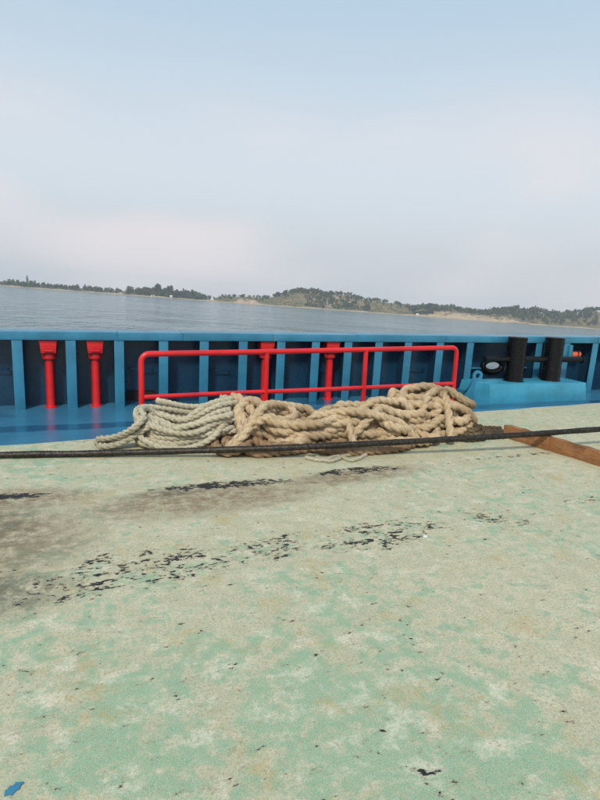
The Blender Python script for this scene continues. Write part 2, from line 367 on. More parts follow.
for u in us:
    for d in ds:
        X, Yv = shore_pt(u, d); hgt = ground_h(u, d)
        if d > 4: hgt += np.interp(u, [415, 430, 500, 515], [0, 1.2, 1.2, 0])*nz(u*.31, d*.05)*min(1, d/12) + .5*nz(u*.11, d*.12)+.3*nz(u*.37, d*.31)
        V.append((X, Yv, hgt))
        b_ = 1.0 if d <= 8 else max(0, 1-(d-8)/5)
        cl_ = (np.interp(u, [405, 430, 500, 525], [0, 1, .8, 0])+np.interp(u, [225, 233, 250, 262], [0, .8, .8, 0]))*(1 if d < 26 else max(0, 1-(d-26)/14))
        hill = np.interp(u, [262, 290, 345, 420], [.05, .36, .44, .15])*(.8+.5*nz(u*.13, d*.09))
        sand.append(min(1, max(b_, cl_*.62, hill)))
nd = len(ds)
Fc = [(i*nd+j, (i+1)*nd+j, (i+1)*nd+j+1, i*nd+j+1) for i in range(len(us)-1) for j in range(nd-1)]
me = bpy.data.meshes.new('hills'); me.from_pydata(V, [], Fc); me.update()
at_ = me.attributes.new('sand', 'FLOAT', 'POINT'); at_.data.foreach_set('value', np.array(sand, np.float32))
for p in me.polygons: p.use_smooth = True
hills = link('hills', me, 'shore'); hills.matrix_world = SEA; tag(hills, kind='structure')

class Leaves:
    def __init__(s): s.v = []; s.f = []; s.t = []
    def crown(s, c, rx, rz, n, tint, conif=False):
        c = np.array(c)
        # a handful of lobes, each a cloud of small leaf-clump faces
        k = 5; lob = rng.normal(size=(k, 3)); lob /= np.linalg.norm(lob, axis=1)[:, None]; lob *= np.array([rx, rx, rz])*.5
        for i in range(n):
            if conif:
                h_ = rng.random(); a_ = rng.random()*6.28; rr = rx*(1-h_)*.9*math.sqrt(rng.random()); p = c+np.array([rr*math.cos(a_), rr*math.sin(a_), (h_*2-1)*rz])
            else:
                L = lob[i % k]; d_ = rng.normal(size=3); d_ /= np.linalg.norm(d_); p = c+L+d_*np.array([rx, rx, rz])*.52*rng.random()**.33
            sz = rx*(.20+.16*rng.random()); a = rng.normal(size=3); a /= np.linalg.norm(a); b = np.cross(a, rng.normal(size=3)); b /= np.linalg.norm(b)
            q = len(s.v)
            s.v += [tuple(p+a*sz), tuple(p+b*sz), tuple(p-a*sz*.8), tuple(p-b*sz*.9)]; s.f.append((q, q+1, q+2, q+3))
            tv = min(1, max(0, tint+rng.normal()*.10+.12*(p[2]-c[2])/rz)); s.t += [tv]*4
    def build(s, name, parent=None, mw=None):
        me = bpy.data.meshes.new(name); me.from_pydata(s.v, [], s.f); me.update()
        a = me.attributes.new('tint', 'FLOAT', 'POINT'); a.data.foreach_set('value', np.array(s.t, np.float32))
        o = link(name, me, 'leaf', parent)
        if mw is not None: o.matrix_world = mw
        return o
def wood(name, label, ranges):
    lv = Leaves(); tk = MB()
    for (ua, ub, da, db, n, hs, tint, dens) in ranges:
        for i in range(n):
            u = ua+(ub-ua)*rng.random(); d = da+(db-da)*rng.random()
            if nz(u*.09+3, d*.05) < dens: continue
            X, Yv = shore_pt(u, d); g_ = ground_h(u, d)
            th = treeh(u)*hs*(.65+.5*rng.random()); rx = th*(.38+.18*rng.random()); base = .06*th
            t_ = min(1, max(0, tint+rng.normal()*.16))
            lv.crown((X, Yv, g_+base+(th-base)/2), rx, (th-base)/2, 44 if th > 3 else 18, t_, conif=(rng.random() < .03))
            if th > 3: tk.tube([(X, Yv, g_-.3), (X+.1*rng.normal(), Yv, g_+th*.6)], [.16, .07], 4, False)
    o = lv.build(name, None, SEA); tag(o, label, 'wood', kind='stuff')
    if tk.v: t = tk.build('trunk', 'bark', o); tag(t, kind='stuff')
    return o
wood('shore_wood', 'dense dark belt of trees along the low sandy far shore', [
    (-420, 196, 12, 40, 620, .80, .22, -1.1), (-420, 196, 9, 20, 380, .45, .35, -.5), (120, 190, 14, 40, 90, 1.15, .12, -.9), (190, 262, 30, 75, 110, .9, .35, -.4), (196, 262, 12, 50, 120, .3, .75, -.3)])
wood('hill_scrub', 'scrubby green and tan bushes covering the rounded bare hill', [
    (255, 425, 50, 95, 300, .95, .38, -.35), (255, 425, 12, 70, 1100, .36, .5, -.35), (295, 365, 14, 48, 230, .8, .22, -.75), (265, 335, 55, 80, 90, 1.2, .25, -.9), (200, 425, 10, 30, 300, .25, .7, -.2), (425, 520, 9, 40, 260, .25, .5, .05)])
wood('hillside_wood', 'green wood on the long hillside above the tan cliffs', [
    (405, 1010, 42, 100, 900, .95, .30, -.85), (505, 1010, 18, 60, 420, .85, .35, -.6), (405, 520, 28, 70, 170, .8, .3, -.6), (405, 1010, 10, 26, 260, .28, .72, .0), (408, 425, 9, 18, 40, .6, .05, -1)])
# single trees that stand out on the skyline
def single_tree(u, d, hmul, tint, label, conif=False):
    X, Yv = shore_pt(u, d); g_ = ground_h(u, d); th = crest(u)*1.0-g_+hmul
    o = empty('tree'); o.matrix_world = SEA @ Matrix.Translation((X, Yv, g_))
    tag(o, label, 'tree', 'trees standing out on the far skyline')
    t = MB().tube([(0, 0, -.3), (.1, 0, th*.4), (.0, .1, th*.75)], [.24, .17, .07], 6)
    t.tube([(.08, 0, th*.35), (th*.16, .2, th*.6)], [.1, .04], 5).tube([(.05, 0, th*.42), (-th*.15, -.2, th*.66)], [.09, .04], 5)
    t.build('trunk', 'bark', o)
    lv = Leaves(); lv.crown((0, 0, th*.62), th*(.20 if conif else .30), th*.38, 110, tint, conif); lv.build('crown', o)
for (u, d, hm, ti, lb, cf_) in [
    (16, 22, 1.2, .12, 'pointed dark conifer rising above the low shore wood', True), (152, 24, .6, .10, 'tall dark tree at the top of the densest shore wood', False),
    (164, 20, .3, .14, 'broad dark tree in the middle of the densest shore wood', False), (186, 26, .4, .22, 'pale-tipped tree ending the dense shore wood', False),
    (292, 66, .8, .30, 'bushy tree on the summit of the rounded bare hill', False), (334, 66, .4, .28, 'small tree on the second hump of the bare hill', False),
    (423, 46, .6, .24, 'green tree at the edge of the wood above the cliffs', False), (511, 62, .9, .5, 'pale olive tree standing above the sandy bank', False)]:
    single_tree(u, d, hm, ti, lb, cf_)
# small pale huts on the beach
def hut(u, d, w, hgt, label, roof):
    X, Yv = shore_pt(u, d); g_ = ground_h(u, d)
    o = empty('hut'); o.matrix_world = SEA @ Matrix.Translation((X, Yv, g_-.2)); tag(o, label, 'hut', 'pale huts on the far beach')
    w, hgt = w*.75, hgt*.7
    MB().box((-w/2, -1.6, 0), (w/2, 1.6, hgt)).build('wall', 'white', o)
    MB().add([(-w/2-.3, -1.9, hgt), (w/2+.3, -1.9, hgt), (w/2+.3, 1.9, hgt), (-w/2-.3, 1.9, hgt), (-w/2-.3, 0, hgt+1.0), (w/2+.3, 0, hgt+1.0)],
             [(0, 1, 5, 4), (2, 3, 4, 5), (0, 4, 3), (1, 2, 5), (3, 2, 1, 0)]).build('roof', roof, o)
    MB().box((-.4, -1.64, 0), (.45, -1.58, 1.2)).build('door', 'bark', o)
for a in [(112, 9, 3.2, 2.2, 'small pale hut on the beach below the thin wood', 'bark'), (148, 8, 5.0, 1.8, 'long low pale hut at the foot of the dense wood', 'bark'),
          (166, 8, 2.6, 2.2, 'little white hut at the foot of the dense wood', 'white'), (206, 10, 3.4, 2.0, 'white hut beside the open grassy bank', 'white'), (411, 6, 3.2, 1.9, 'white hut by the dark gap left of the tan cliff', 'white')]: hut(*a)
# rock spit on the beach
mb = MB()
for i in range(9):
    u = 499+i*1.9; X, Yv = shore_pt(u, .5+rng.random()*2); mb.lathe((X, Yv, -.3), [(.9+.8*rng.random(), 0), (1.0+.5*rng.random(), .5), (.3, .9+.5*rng.random())], 7)
rk = mb.build('rock_spit', 'bark'); rk.matrix_world = SEA; tag(rk, 'low dark reddish rocks at the waterline below the sandy bank', 'rocks', kind='stuff')

# ------------------------------------------------------------------ vessel: hull, decks
XL, XR, YB = -9.0, 15.0, -9.0
hull = MB().box((XL, YB, -5.2), (XR, 8.29, -.10)).build('hull', 'hull'); tag(hull, kind='structure')
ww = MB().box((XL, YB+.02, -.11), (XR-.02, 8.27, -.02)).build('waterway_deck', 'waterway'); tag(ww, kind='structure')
def gedge(x): return 6.35+.104*x
gp = [(XL+.05, YB+.05), (XR-.05, YB+.05)] + [(XR-.05-i*(XR-XL-.1)/60, gedge(XR-.05-i*(XR-XL-.1)/60)+.018*nz(i*1.1, i*.4)) for i in range(61)]
dk = MB().prism(gp, -.06, 0.0).build('deck', 'deck', bevel=0); tag(dk, kind='structure')

# ------------------------------------------------------------------ bulwark
bul = empty('bulwark', (0, 8.1, -.02)); bl = Matrix.Translation((0, -8.1, .02))
tag(bul, 'blue steel bulwark with dark panels, upright stays and flat top rail', 'bulwark')
def bpart(mb, name, m, **k):
    o = mb.build(name, m, None, **k); o.parent = bul; o.matrix_parent_inverse = bl; return o
stays = [-8.2, -7.6, -7.0, -6.4, -5.8, -5.2, -4.6, -4.0, -3.38, -2.75, -2.1, -1.43, -.807, -.2, .378, .935, 1.469, 2.004, 2.548, 3.065, 3.57, 4.065, 4.556, 5.11, 5.657, 6.99, 7.56, 8.168, 8.75, 9.35, 9.95, 10.55, 11.15, 11.75, 12.35, 12.95, 13.55, 14.15, 14.7]
ZT = .853
tops = lambda x: (7.962, 7.952)
for x_ in stays:
    w = .060
    mb = MB().hexa([(x_-w, 7.99, -.03), (x_+w, 7.99, -.03), (x_+w, 8.005, -.03), (x_-w, 8.005, -.03), (x_-w, 7.957, ZT), (x_+w, 7.957, ZT), (x_+w, 7.972, ZT), (x_-w, 7.972, ZT)])
    o = bpart(mb, 'stay', 'blue', bevel=.004)
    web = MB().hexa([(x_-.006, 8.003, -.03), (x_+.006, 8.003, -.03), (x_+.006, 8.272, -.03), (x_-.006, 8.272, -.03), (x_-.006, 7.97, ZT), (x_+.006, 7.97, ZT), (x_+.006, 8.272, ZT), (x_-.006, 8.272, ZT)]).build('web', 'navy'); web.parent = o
edges = [XL] + stays + [XR-.1]
CHK = (6.33, .44, .19, .105)                                     # fairlead centre x, z, radii
for i in range(len(edges)-1):
    a, b = edges[i]+.008, edges[i+1]-.008
    if a < CHK[0] < b:
        n = 40; mb = MB(); vs_ = []
        for yv in (8.262, 8.278):
            for k in range(n):
                t = 2*PI*k/n; dx, dz = math.cos(t), math.sin(t)
                vs_.append((CHK[0]+CHK[2]*dx, yv, CHK[1]+CHK[3]*dz))
            for k in range(n):
                t = 2*PI*k/n; dx, dz = math.cos(t), math.sin(t); q = []
                if abs(dx) > 1e-6: q.append(((b if dx > 0 else a)-CHK[0])/dx)
                if abs(dz) > 1e-6: q.append(((ZT if dz > 0 else -.03)-CHK[1])/dz)
                q = min(q); vs_.append((CHK[0]+dx*q, yv, CHK[1]+dz*q))
        fs_ = []
        for k in range(n):
            k2 = (k+1) % n
            fs_ += [(k, k2, n+k2, n+k), (2*n+k, 3*n+k, 3*n+k2, 2*n+k2), (k, 2*n+k, 2*n+k2, k2)]
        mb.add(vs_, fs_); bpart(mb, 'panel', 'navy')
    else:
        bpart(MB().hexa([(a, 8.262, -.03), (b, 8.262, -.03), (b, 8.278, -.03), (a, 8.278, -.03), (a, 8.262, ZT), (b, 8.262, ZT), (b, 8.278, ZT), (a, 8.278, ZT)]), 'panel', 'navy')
# black oval fairlead ring welded into the panel
ring = []
for k in range(41):
    t = 2*PI*k/40; ring.append((CHK[0]+CHK[2]*math.cos(t), 8.25, CHK[1]+CHK[3]*math.sin(t)))
bpart(MB().tube(ring, .050, 12, False), 'fairlead', 'black', smooth=True)
# top rail in welded lengths
joints = [XL, -6.2, -3.4, -1.0, .36, 1.18, 2.42, 3.70, 5.2, 6.7, 8.2, 10.2, 12.6, XR-.1]
for i in range(len(joints)-1):
    a, b = joints[i]+.0015, joints[i+1]-.0015
    dz = .003*(i % 2)
    bpart(MB().box((a, 7.945+.002*(i % 2), .852), (b, 8.31, .952+dz)), 'top_rail', 'blue', bevel=.010, seg=2)
    if i: bpart(MB().tube([(joints[i], 7.944, .856), (joints[i], 7.944, .95)], .005, 6), 'weld', 'blue')
# freeing ports low in the panels, lashing bars, small drain
for (xa, xb) in [(.455, .865), (-2.0, -1.55)]:
    z0, z1 = .02, .145; r = .06; pts = []
    for (cx_, cz_, a0) in [(xb-r, z1-r, 0), (xa+r, z1-r, 90), (xa+r, z0+r, 180), (xb-r, z0+r, 270)]:
        pts += [(cx_+r*math.cos(rad(a0+t)), cz_+r*math.sin(rad(a0+t))) for t in (0, 30, 60, 90)]
    pa = bpart(MB().prism(pts, 8.256, 8.264, 'y'), 'freeing_port', 'dark')
    rim = MB().tube([(p[0], 8.255, p[1]) for p in pts+pts[:1]], .011, 8, False).build('rim', 'dark', smooth=True); rim.parent = pa
for (xc, zc) in [(.66, .45), (1.71, .42), (3.32, .42), (-1.1, .46), (4.84, .42)]:
    mb = MB().tube([(xc-.15, 8.262, zc), (xc-.15, 8.20, zc), (xc-.145, 8.195, zc), (xc+.145, 8.195, zc-.005), (xc+.15, 8.20, zc), (xc+.15, 8.262, zc)], .009, 8)
    bpart(mb, 'lashing_bar', 'navy', smooth=True)
# stringer behind the bollards
bpart(MB().box((5.67, 8.18, .40), (6.06, 8.262, .415)), 'stringer', 'blue')
bpart(MB().box((6.70, 8.18, .40), (6.97, 8.262, .415)), 'stringer', 'blue')
bpart(MB().box((7.585, 7.93, .60), (7.66, 7.99, .82)), 'bracket', 'blue', bevel=.006)

# ------------------------------------------------------------------ red vent pipes along the bulwark
def vent(x_, label):
    o = empty('vent_pipe', (x_, 8.10, -.02)); tag(o, label, 'vent pipe', 'red vent pipes along the bulwark')
    MB().lathe((0, 0, 0), [(.075, 0), (.075, .012), (.056, .016), (.053, .03), (.052, .66)], 24).build('pipe', 'red', o, smooth=True)
    MB().lathe((0, 0, .615), [(.058, 0), (.080, .010), (.084, .035), (.080, .062), (.066, .088)], 24).build('collar', 'red', o, smooth=True)
    c_ = MB().hexa([(-.088, -.11, .700), (.088, -.11, .700), (.088, .10, .700), (-.088, .10, .700), (-.100, -.12, .835), (.100, -.12, .835), (.100, .105, .835), (-.100, .105, .835)]).build('head', 'red', o, bevel=.012)
    MB().box((-.102, -.122, .832), (.102, .108, .862)).build('lid', 'red', c_, bevel=.004)
    MB().tube([(-.05, -.13, .735), (.05, -.13, .735)], .008, 8).build('hinge', 'red', c_)
vent(-.46, 'red vent pipe farthest along the open stretch from the red railing')
vent(.088, 'red vent pipe standing just outside the end of the red railing')
vent(2.36, 'red vent pipe right behind the second upright of the red railing')
vent(3.345, 'red vent pipe behind the railing, between its two inner uprights')

# ------------------------------------------------------------------ red railing
rl = empty('railing', (.53, 6.5, 0)); tag(rl, 'red two-bar pipe railing with rounded corners behind the rope pile', 'railing')
A = Vector((.53, 6.50, 0)); B = Vector((4.76, 7.0, 0)); dirv = (B-A).normalized(); Lr = (B-A).length
inv = Matrix.Translation(-A)
def rp(t, z): return A + dirv*t + Vector((0, 0, z))
def rpart(mb, name, **k):
    o = mb.build(name, 'red', None, smooth=True, **k); o.parent = rl; o.matrix_parent_inverse = inv; return o
zr = lambda t: .865+.018*t/Lr
rc = .085; arc = []
path = [rp(0, -.02), rp(0, .3), rp(0, zr(0)-rc)] + [rp(rc-rc*math.cos(a), zr(0)-rc+rc*math.sin(a)) for a in [rad(k) for k in (15, 30, 45, 60, 75)]]
path += [rp(rc, zr(0)), rp(Lr*.3, zr(Lr*.3)-.004), rp(Lr*.62, zr(Lr*.62)-.002), rp(Lr-rc, zr(Lr))]
path += [rp(Lr-rc+rc*math.sin(a), zr(Lr)-rc+rc*math.cos(a)) for a in [rad(k) for k in (15, 30, 45, 60, 75)]] + [rp(Lr, zr(Lr)-rc), rp(Lr, .3), rp(Lr, -.02)]
rpart(MB().tube(path, .031, 16), 'top_rail')
zm = lambda t: .398-.012*t/Lr
rpart(MB().tube([rp(.0, zm(0)), rp(Lr*.25, zm(Lr*.25)+.003), rp(Lr*.5, zm(Lr*.5)-.003), rp(Lr, zm(Lr))], .026, 14), 'middle_rail')
for u_ in (266.5, 365):
    # upright on the rail line through this place in the picture
    best = min((abs((ony(u_, 370, (rp(t, 0)).y) - rp(t, 0)).x), t) for t in np.linspace(0, Lr, 400))[1]
    rpart(MB().tube([rp(best, -.02), rp(best, zr(best))], .030, 14), 'upright')
for t in (0, Lr): rpart(MB().lathe(rp(t, -.005), [(.075, 0), (.075, .012), (.035, .014)], 20), 'foot_plate')

# ------------------------------------------------------------------ bollard on its pedestal
bo = empty('double_bollard', (6.65, 7.6, -.02)); binv = Matrix.Translation((-6.65, -7.6, .02))
tag(bo, 'pair of black bollard posts with a cross bar on a light blue pedestal', 'bollard')
def opart(mb, name, m, **k):
    o = mb.build(name, m, None, **k); o.parent = bo; o.matrix_parent_inverse = binv; return o
opart(MB().hexa([(5.74, 7.46, -.03), (7.60, 7.45, -.03), (7.60, 7.99, -.03), (5.50, 7.99, -.03), (5.71, 7.46, .272), (7.56, 7.46, .268), (7.56, 7.97, .268), (5.56, 7.97, .272)]), 'pedestal', 'light_blue', bevel=.005)
for x_ in (6.368, 7.095):
    o = opart(MB().lathe((x_, 7.75, .26), [(.165, 0), (.165, .012), (.148, .016), (.146, .03), (.146, .67), (.152, .675), (.154, .69), (.150, .705), (.142, .71)], 36), 'post', 'black', smooth=True)
o = opart(MB().tube([(5.79, 7.75, .618), (7.70, 7.75, .604)], .046, 18), 'cross_bar', 'black', smooth=True)
for (x_, z_) in ((5.785, .618), (7.70, .604)):
    e_ = MB().lathe((x_-.012, 7.75, z_), [(.050, 0), (.060, .004), (.060, .020), (.050, .024)], 20, 'x').build('end_cap', 'black', smooth=True); e_.parent = o
# towing eye bracket beside the pedestal
pts = [(5.36, -.03), (5.80, -.03), (5.80, .10), (5.735, .33)]
pts += [(5.66+.085*math.cos(rad(a)), .365+.085*math.sin(rad(a))) for a in range(-20, 201, 20)] + [(5.56, .30), (5.48, .12)]
n = len(pts)
eye = empty('lug_plate', (5.6, 7.72, -.02)); tag(eye, 'blue steel lug plate with a round eye beside the bollard pedestal', 'lug'); einv = Matrix.Translation((-5.6, -7.72, .02))
hole = [(5.66+.042*math.cos(2*PI*k/n+rad(-150)), .365+.042*math.sin(2*PI*k/n+rad(-150))) for k in range(n)]
mb = MB(); vs_ = [(p[0], yv, p[1]) for yv in (7.70, 7.73) for lst in (pts, hole) for p in lst]; fs_ = []
for k in range(n):
    k2 = (k+1) % n; fs_ += [(k, k2, n+k2, n+k), (2*n+k2, 2*n+k, 3*n+k, 3*n+k2), (k2, k, 2*n+k, 2*n+k2), (n+k, n+k2, 3*n+k2, 3*n+k)]
o = mb.add(vs_, fs_).build('plate', 'blue'); o.parent = eye; o.matrix_parent_inverse = einv
o = MB().prism([(5.48, 7.73), (5.505, 7.73), (5.505, 7.96), (5.48, 7.96)], -.03, .13).build('gusset', 'blue'); o.parent = eye; o.matrix_parent_inverse = einv
# orange float clipped on the bulwark
of = empty('float', (7.88, 8.14, .58)); tag(of, 'small orange float strapped to the dark bulwark panel by the bollards', 'float'); oi = Matrix.Translation((-7.88, -8.14, -.58))
o = MB().lathe((7.74, 8.14, .64), [(.03, 0), (.055, .012), (.06, .04), (.06, .24), (.055, .268), (.03, .28)], 20, 'x').build('body', 'orange', smooth=True); o.parent = of; o.matrix_parent_inverse = oi
for x_ in (7.80, 7.94):
    o = MB().box((x_-.012, 8.075, .575), (x_+.012, 8.265, .705)).build('strap', 'navy'); o.parent = of; o.matrix_parent_inverse = oi

# ------------------------------------------------------------------ ropes: draped one over another
class Pile:
    def __init__(s): s.x0, s.y0, s.c = -1.0, 4.6, .02; s.h = np.zeros((360, 170))
    def win(s, p, r):
        i, j = int((p[0]-s.x0)/s.c), int((p[1]-s.y0)/s.c); k = int(r/s.c)+1
        i0, i1, j0, j1 = max(0, i-k), min(s.h.shape[0], i+k+1), max(0, j-k), min(s.h.shape[1], j+k+1)
        if i1 <= i0 or j1 <= j0: return None
        X, Y = np.meshgrid(np.arange(i0, i1)*s.c+s.x0, np.arange(j0, j1)*s.c+s.y0, indexing='ij')
        return (slice(i0, i1), slice(j0, j1)), (X-p[0])**2+(Y-p[1])**2
    def drape(s, xy, R, sink=.42, smooth=6, tuck=0):
        xy = np.array(xy, float); n = len(xy); lag = int(3.2*R/.025)+2; z = np.zeros(n)
        for i in range(n):
            w = s.win(xy[i], R*.7)
            base = s.h[w[0]][w[1] <= (R*.7)**2].max() if w else 0
            z[i] = max(base+R*sink, R*.9)
            if i >= lag: s.put(xy[i-lag], z[i-lag], R)
        for i in range(max(0, n-lag), n): s.put(xy[i], z[i], R)
        k = np.exp(-.5*(np.arange(-3*smooth, 3*smooth+1)/smooth)**2); k /= k.sum()
        zp = np.pad(z, 3*smooth, mode='edge'); zs = np.convolve(zp, k, 'valid')
        if tuck:
            k = np.minimum(np.arange(n), np.arange(n)[::-1])*.025/tuck; zs = zs*(.35+.65*np.clip(k, 0, 1)**.8)
        return np.column_stack([xy, np.maximum(zs, R*.88)])
    def put(s, p, z, R):
        w = s.win(p, R)
        if w is None: return
        m = w[1] < R*R; a = s.h[w[0]]; a[m] = np.maximum(a[m], z+.62*np.sqrt(R*R-w[1][m]))
def spline(ctrl, step=.025):
    """Catmull-Rom through control points, resampled evenly"""
    P = np.array(ctrl, float); P = np.vstack([2*P[0]-P[1], P, 2*P[-1]-P[-2]]); out = []
    for i in range(1, len(P)-2):
        for t in np.linspace(0, 1, 14, endpoint=False):
            a, b, c_, d = P[i-1:i+3]
            out.append(.5*((2*b)+(-a+c_)*t+(2*a-5*b+4*c_-d)*t*t+(-a+3*b-3*c_+d)*t**3))
    out.append(P[-2]); out = np.array(out)
    L = np.r_[0, np.cumsum(np.linalg.norm(np.diff(out, axis=0), axis=1))]; q = np.arange(0, L[-1], step)
    return np.column_stack([np.interp(q, L, out[:, k]) for k in range(out.shape[1])])
def rope_mesh(mb, pts, R, strands=3, lay=5.6, nv=18, ph=0.0, ends=True):
    pts = spline(pts[::max(1, int(R*.55/.025))], max(.010, R*.30)); n = len(pts)
    T = np.gradient(pts, axis=0); T /= np.linalg.norm(T, axis=1)[:, None]
    N = np.zeros_like(pts); up = np.array([.3, .2, .93]); N[0] = up-T[0]*up.dot(T[0]); N[0] /= np.linalg.norm(N[0])
    for i in range(1, n): v_ = N[i-1]-T[i]*N[i-1].dot(T[i]); N[i] = v_/np.linalg.norm(v_)
    Bn = np.cross(T, N); th = 2*PI*np.arange(nv)/nv; ds_ = np.linalg.norm(np.diff(pts, axis=0), axis=1).mean()
    c_, a_ = (.46, .54) if strands == 3 else (.47, .53)
    ang = ph+2*PI*np.arange(n)*ds_/(lay*R)
    sec = 2*PI/strands
    dl = (th[None, :]-ang[:, None]) % sec; dl = np.minimum(dl, sec-dl)
    rr = R*(c_*np.cos(dl)+np.sqrt(np.maximum(0, a_*a_-(c_*np.sin(dl))**2)))
    fr = 1+.05*np.sin(np.arange(n)*.11+ph)[:, None]; rr = rr*fr
    if ends: rr[0] *= .55; rr[-1] *= .55
    P = pts[:, None, :]+N[:, None, :]*(rr*np.cos(th))[:, :, None]+Bn[:, None, :]*(rr*np.sin(th))[:, :, None]
    P += rng.normal(size=P.shape)*R*.035
    idx = [(i*nv+k, i*nv+(k+1) % nv, (i+1)*nv+(k+1) % nv, (i+1)*nv+k) for i in range(n-1) for k in range(nv)]
    idx += [tuple(range(nv-1, -1, -1)), tuple((n-1)*nv+k for k in range(nv))]
    mb.add(P.reshape(-1, 3), idx)
    tv = np.stack([np.broadcast_to((th[None, :]-ang[:, None])/(2*PI), (n, nv)), np.broadcast_to((np.arange(n)*ds_/R)[:, None], (n, nv)), np.full((n, nv), ph*3.1)], -1).reshape(-1, 3)
    mb.uvw = getattr(mb, 'uvw', []) + [tv]
pile = Pile()
def jig(pts, a): return [(p[0]+rng.normal()*a, p[1]+rng.normal()*a) for p in pts]
def flake(x0, x1, yc, W, loops, jit, skew=.104):
    """long figure of bights laid to and fro; xs between x0 and x1"""
    c_ = []
    for k in range(loops):
        a = x0+abs(rng.normal())*jit*2.2; b = x1-abs(rng.normal())*jit*2.2; w = W*(.35+.65*rng.random()); o = (rng.random()-.5)*(W-w)*1.1
        f = (lambda x: yc+skew*(x-x0)+o)
        m_ = [a+(b-a)*t for t in (.10, .23, .36, .50, .63, .76, .90)]
        c_ += [(x_, f(x_)-w/2+rng.normal()*jit*.75) for x_ in m_] + [(b, f(b)-w*.15)] + [(b-.02, f(b)+w*.3)]
        c_ += [(x_, f(x_)+w/2+rng.normal()*jit*.75) for x_ in m_[::-1]] + [(a, f(a)+w*.2), (a+.03, f(a)-w*.25)]
    return c_
def rope(name, label, m, paths, parent_group=None):
    mb = MB()
    for k, (p, R, kw) in enumerate(paths): rope_mesh(mb, p, R, ph=k*1.3, **kw)
    nb = len(mb.v); base = np.array(mb.v); uv_ = np.concatenate(mb.uvw)
    pick = rng.integers(0, nb, int(nb*.22)); fv = []                     # loose fibres standing off the strands
    for q in pick:
        p0 = base[q]; d1 = rng.normal(size=3); d1 /= np.linalg.norm(d1); d1[2] *= .6; d2 = np.cross(d1, rng.normal(size=3)); d2 /= np.linalg.norm(d2)+1e-9; l_ = .012+.030*rng.random()**2
        n_ = len(mb.v); mb.v += [tuple(p0-d2*.0013), tuple(p0+d2*.0013), tuple(p0+d1*l_)]; mb.f.append((n_, n_+1, n_+2)); fv += [uv_[q]]*3
    mb.uvw = [uv_, np.array(fv)]
    me = bpy.data.meshes.new(name); me.from_pydata(mb.v, [], mb.f); me.update()
    for q in me.polygons: q.use_smooth = True
    a = me.attributes.new('strand', 'FLOAT_VECTOR', 'POINT'); a.data.foreach_set('vector', np.concatenate(mb.uvw).astype(np.float32).ravel())
    print(name, 'top', max(v[2] for v in mb.v), 'verts', len(mb.v))
    o = link(name, me, m); tag(o, label, 'rope', 'mooring ropes heaped on the deck'); return o
def W(u, v, z): p = onz(u, v, z); return (p.x, p.y)
# thin frayed scrap lying flat in front
sc_ = [W(305, 457, .02), W(322, 460, .02), W(338, 456, .02), W(352, 460, .02), W(366, 454, .02), W(348, 455, .02), W(330, 461, .02), W(315, 456, .02)]
p_sc = pile.drape(spline(sc_), .020)
rope('rope_scrap', 'thin pale scrap of rope flat on deck before the heap', 'rope_grey', [(p_sc, .020, {})])
# brown rope at the bottom
P_ = []
c_ = flake(1.20, 3.45, 5.70, .50, 2, .07, .02); P_.append((pile.drape(spline(c_), .052), .052, {}))
c_ = [W(206, 447, .05), W(215, 430, .05), W(236, 426, .05), W(252, 436, .05), W(246, 449, .05), W(224, 452, .05), W(214, 441, .05), W(232, 431, .05), W(262, 433, .05), W(300, 446, .05), W(345, 451, .05), W(400, 447, .05), W(418, 438, .05), W(395, 432, .05), W(350, 437, .05), W(310, 440, .05), W(285, 450, .05), W(262, 448, .05), W(245, 440, .05)]
P_.append((pile.drape(spline(c_), .052), .052, {}))
rope('brown_rope', 'dark brown rope looping along the bottom of the heap', 'rope_brown', P_)
# dark stiff rope bundle at the right end
P_ = []
for k in range(6):
    a = rng.random()
    c_ = [(3.55, 5.75+.04*k), (3.95, 5.72+.05*k), (4.25, 5.68+.06*k), (4.48+.05*a, 5.62+.055*k), (4.62+.10*a, 5.56+.05*k)]
    P_.append((pile.drape(spline(jig(c_, .02)), .030), .030, {}))
for k in range(3):
    c_ = [(4.05+.19*math.cos(t)*(1-.12*k), 5.62+.15*math.sin(t)*(1-.12*k)) for t in np.linspace(0, 6.0, 14)]
    P_.append((pile.drape(spline(jig(c_, .012)), .038), .038, {}))
rope('dark_rope', 'dark greasy rope ends fanning out beside the thick beige hawser', 'rope_dark', P_)
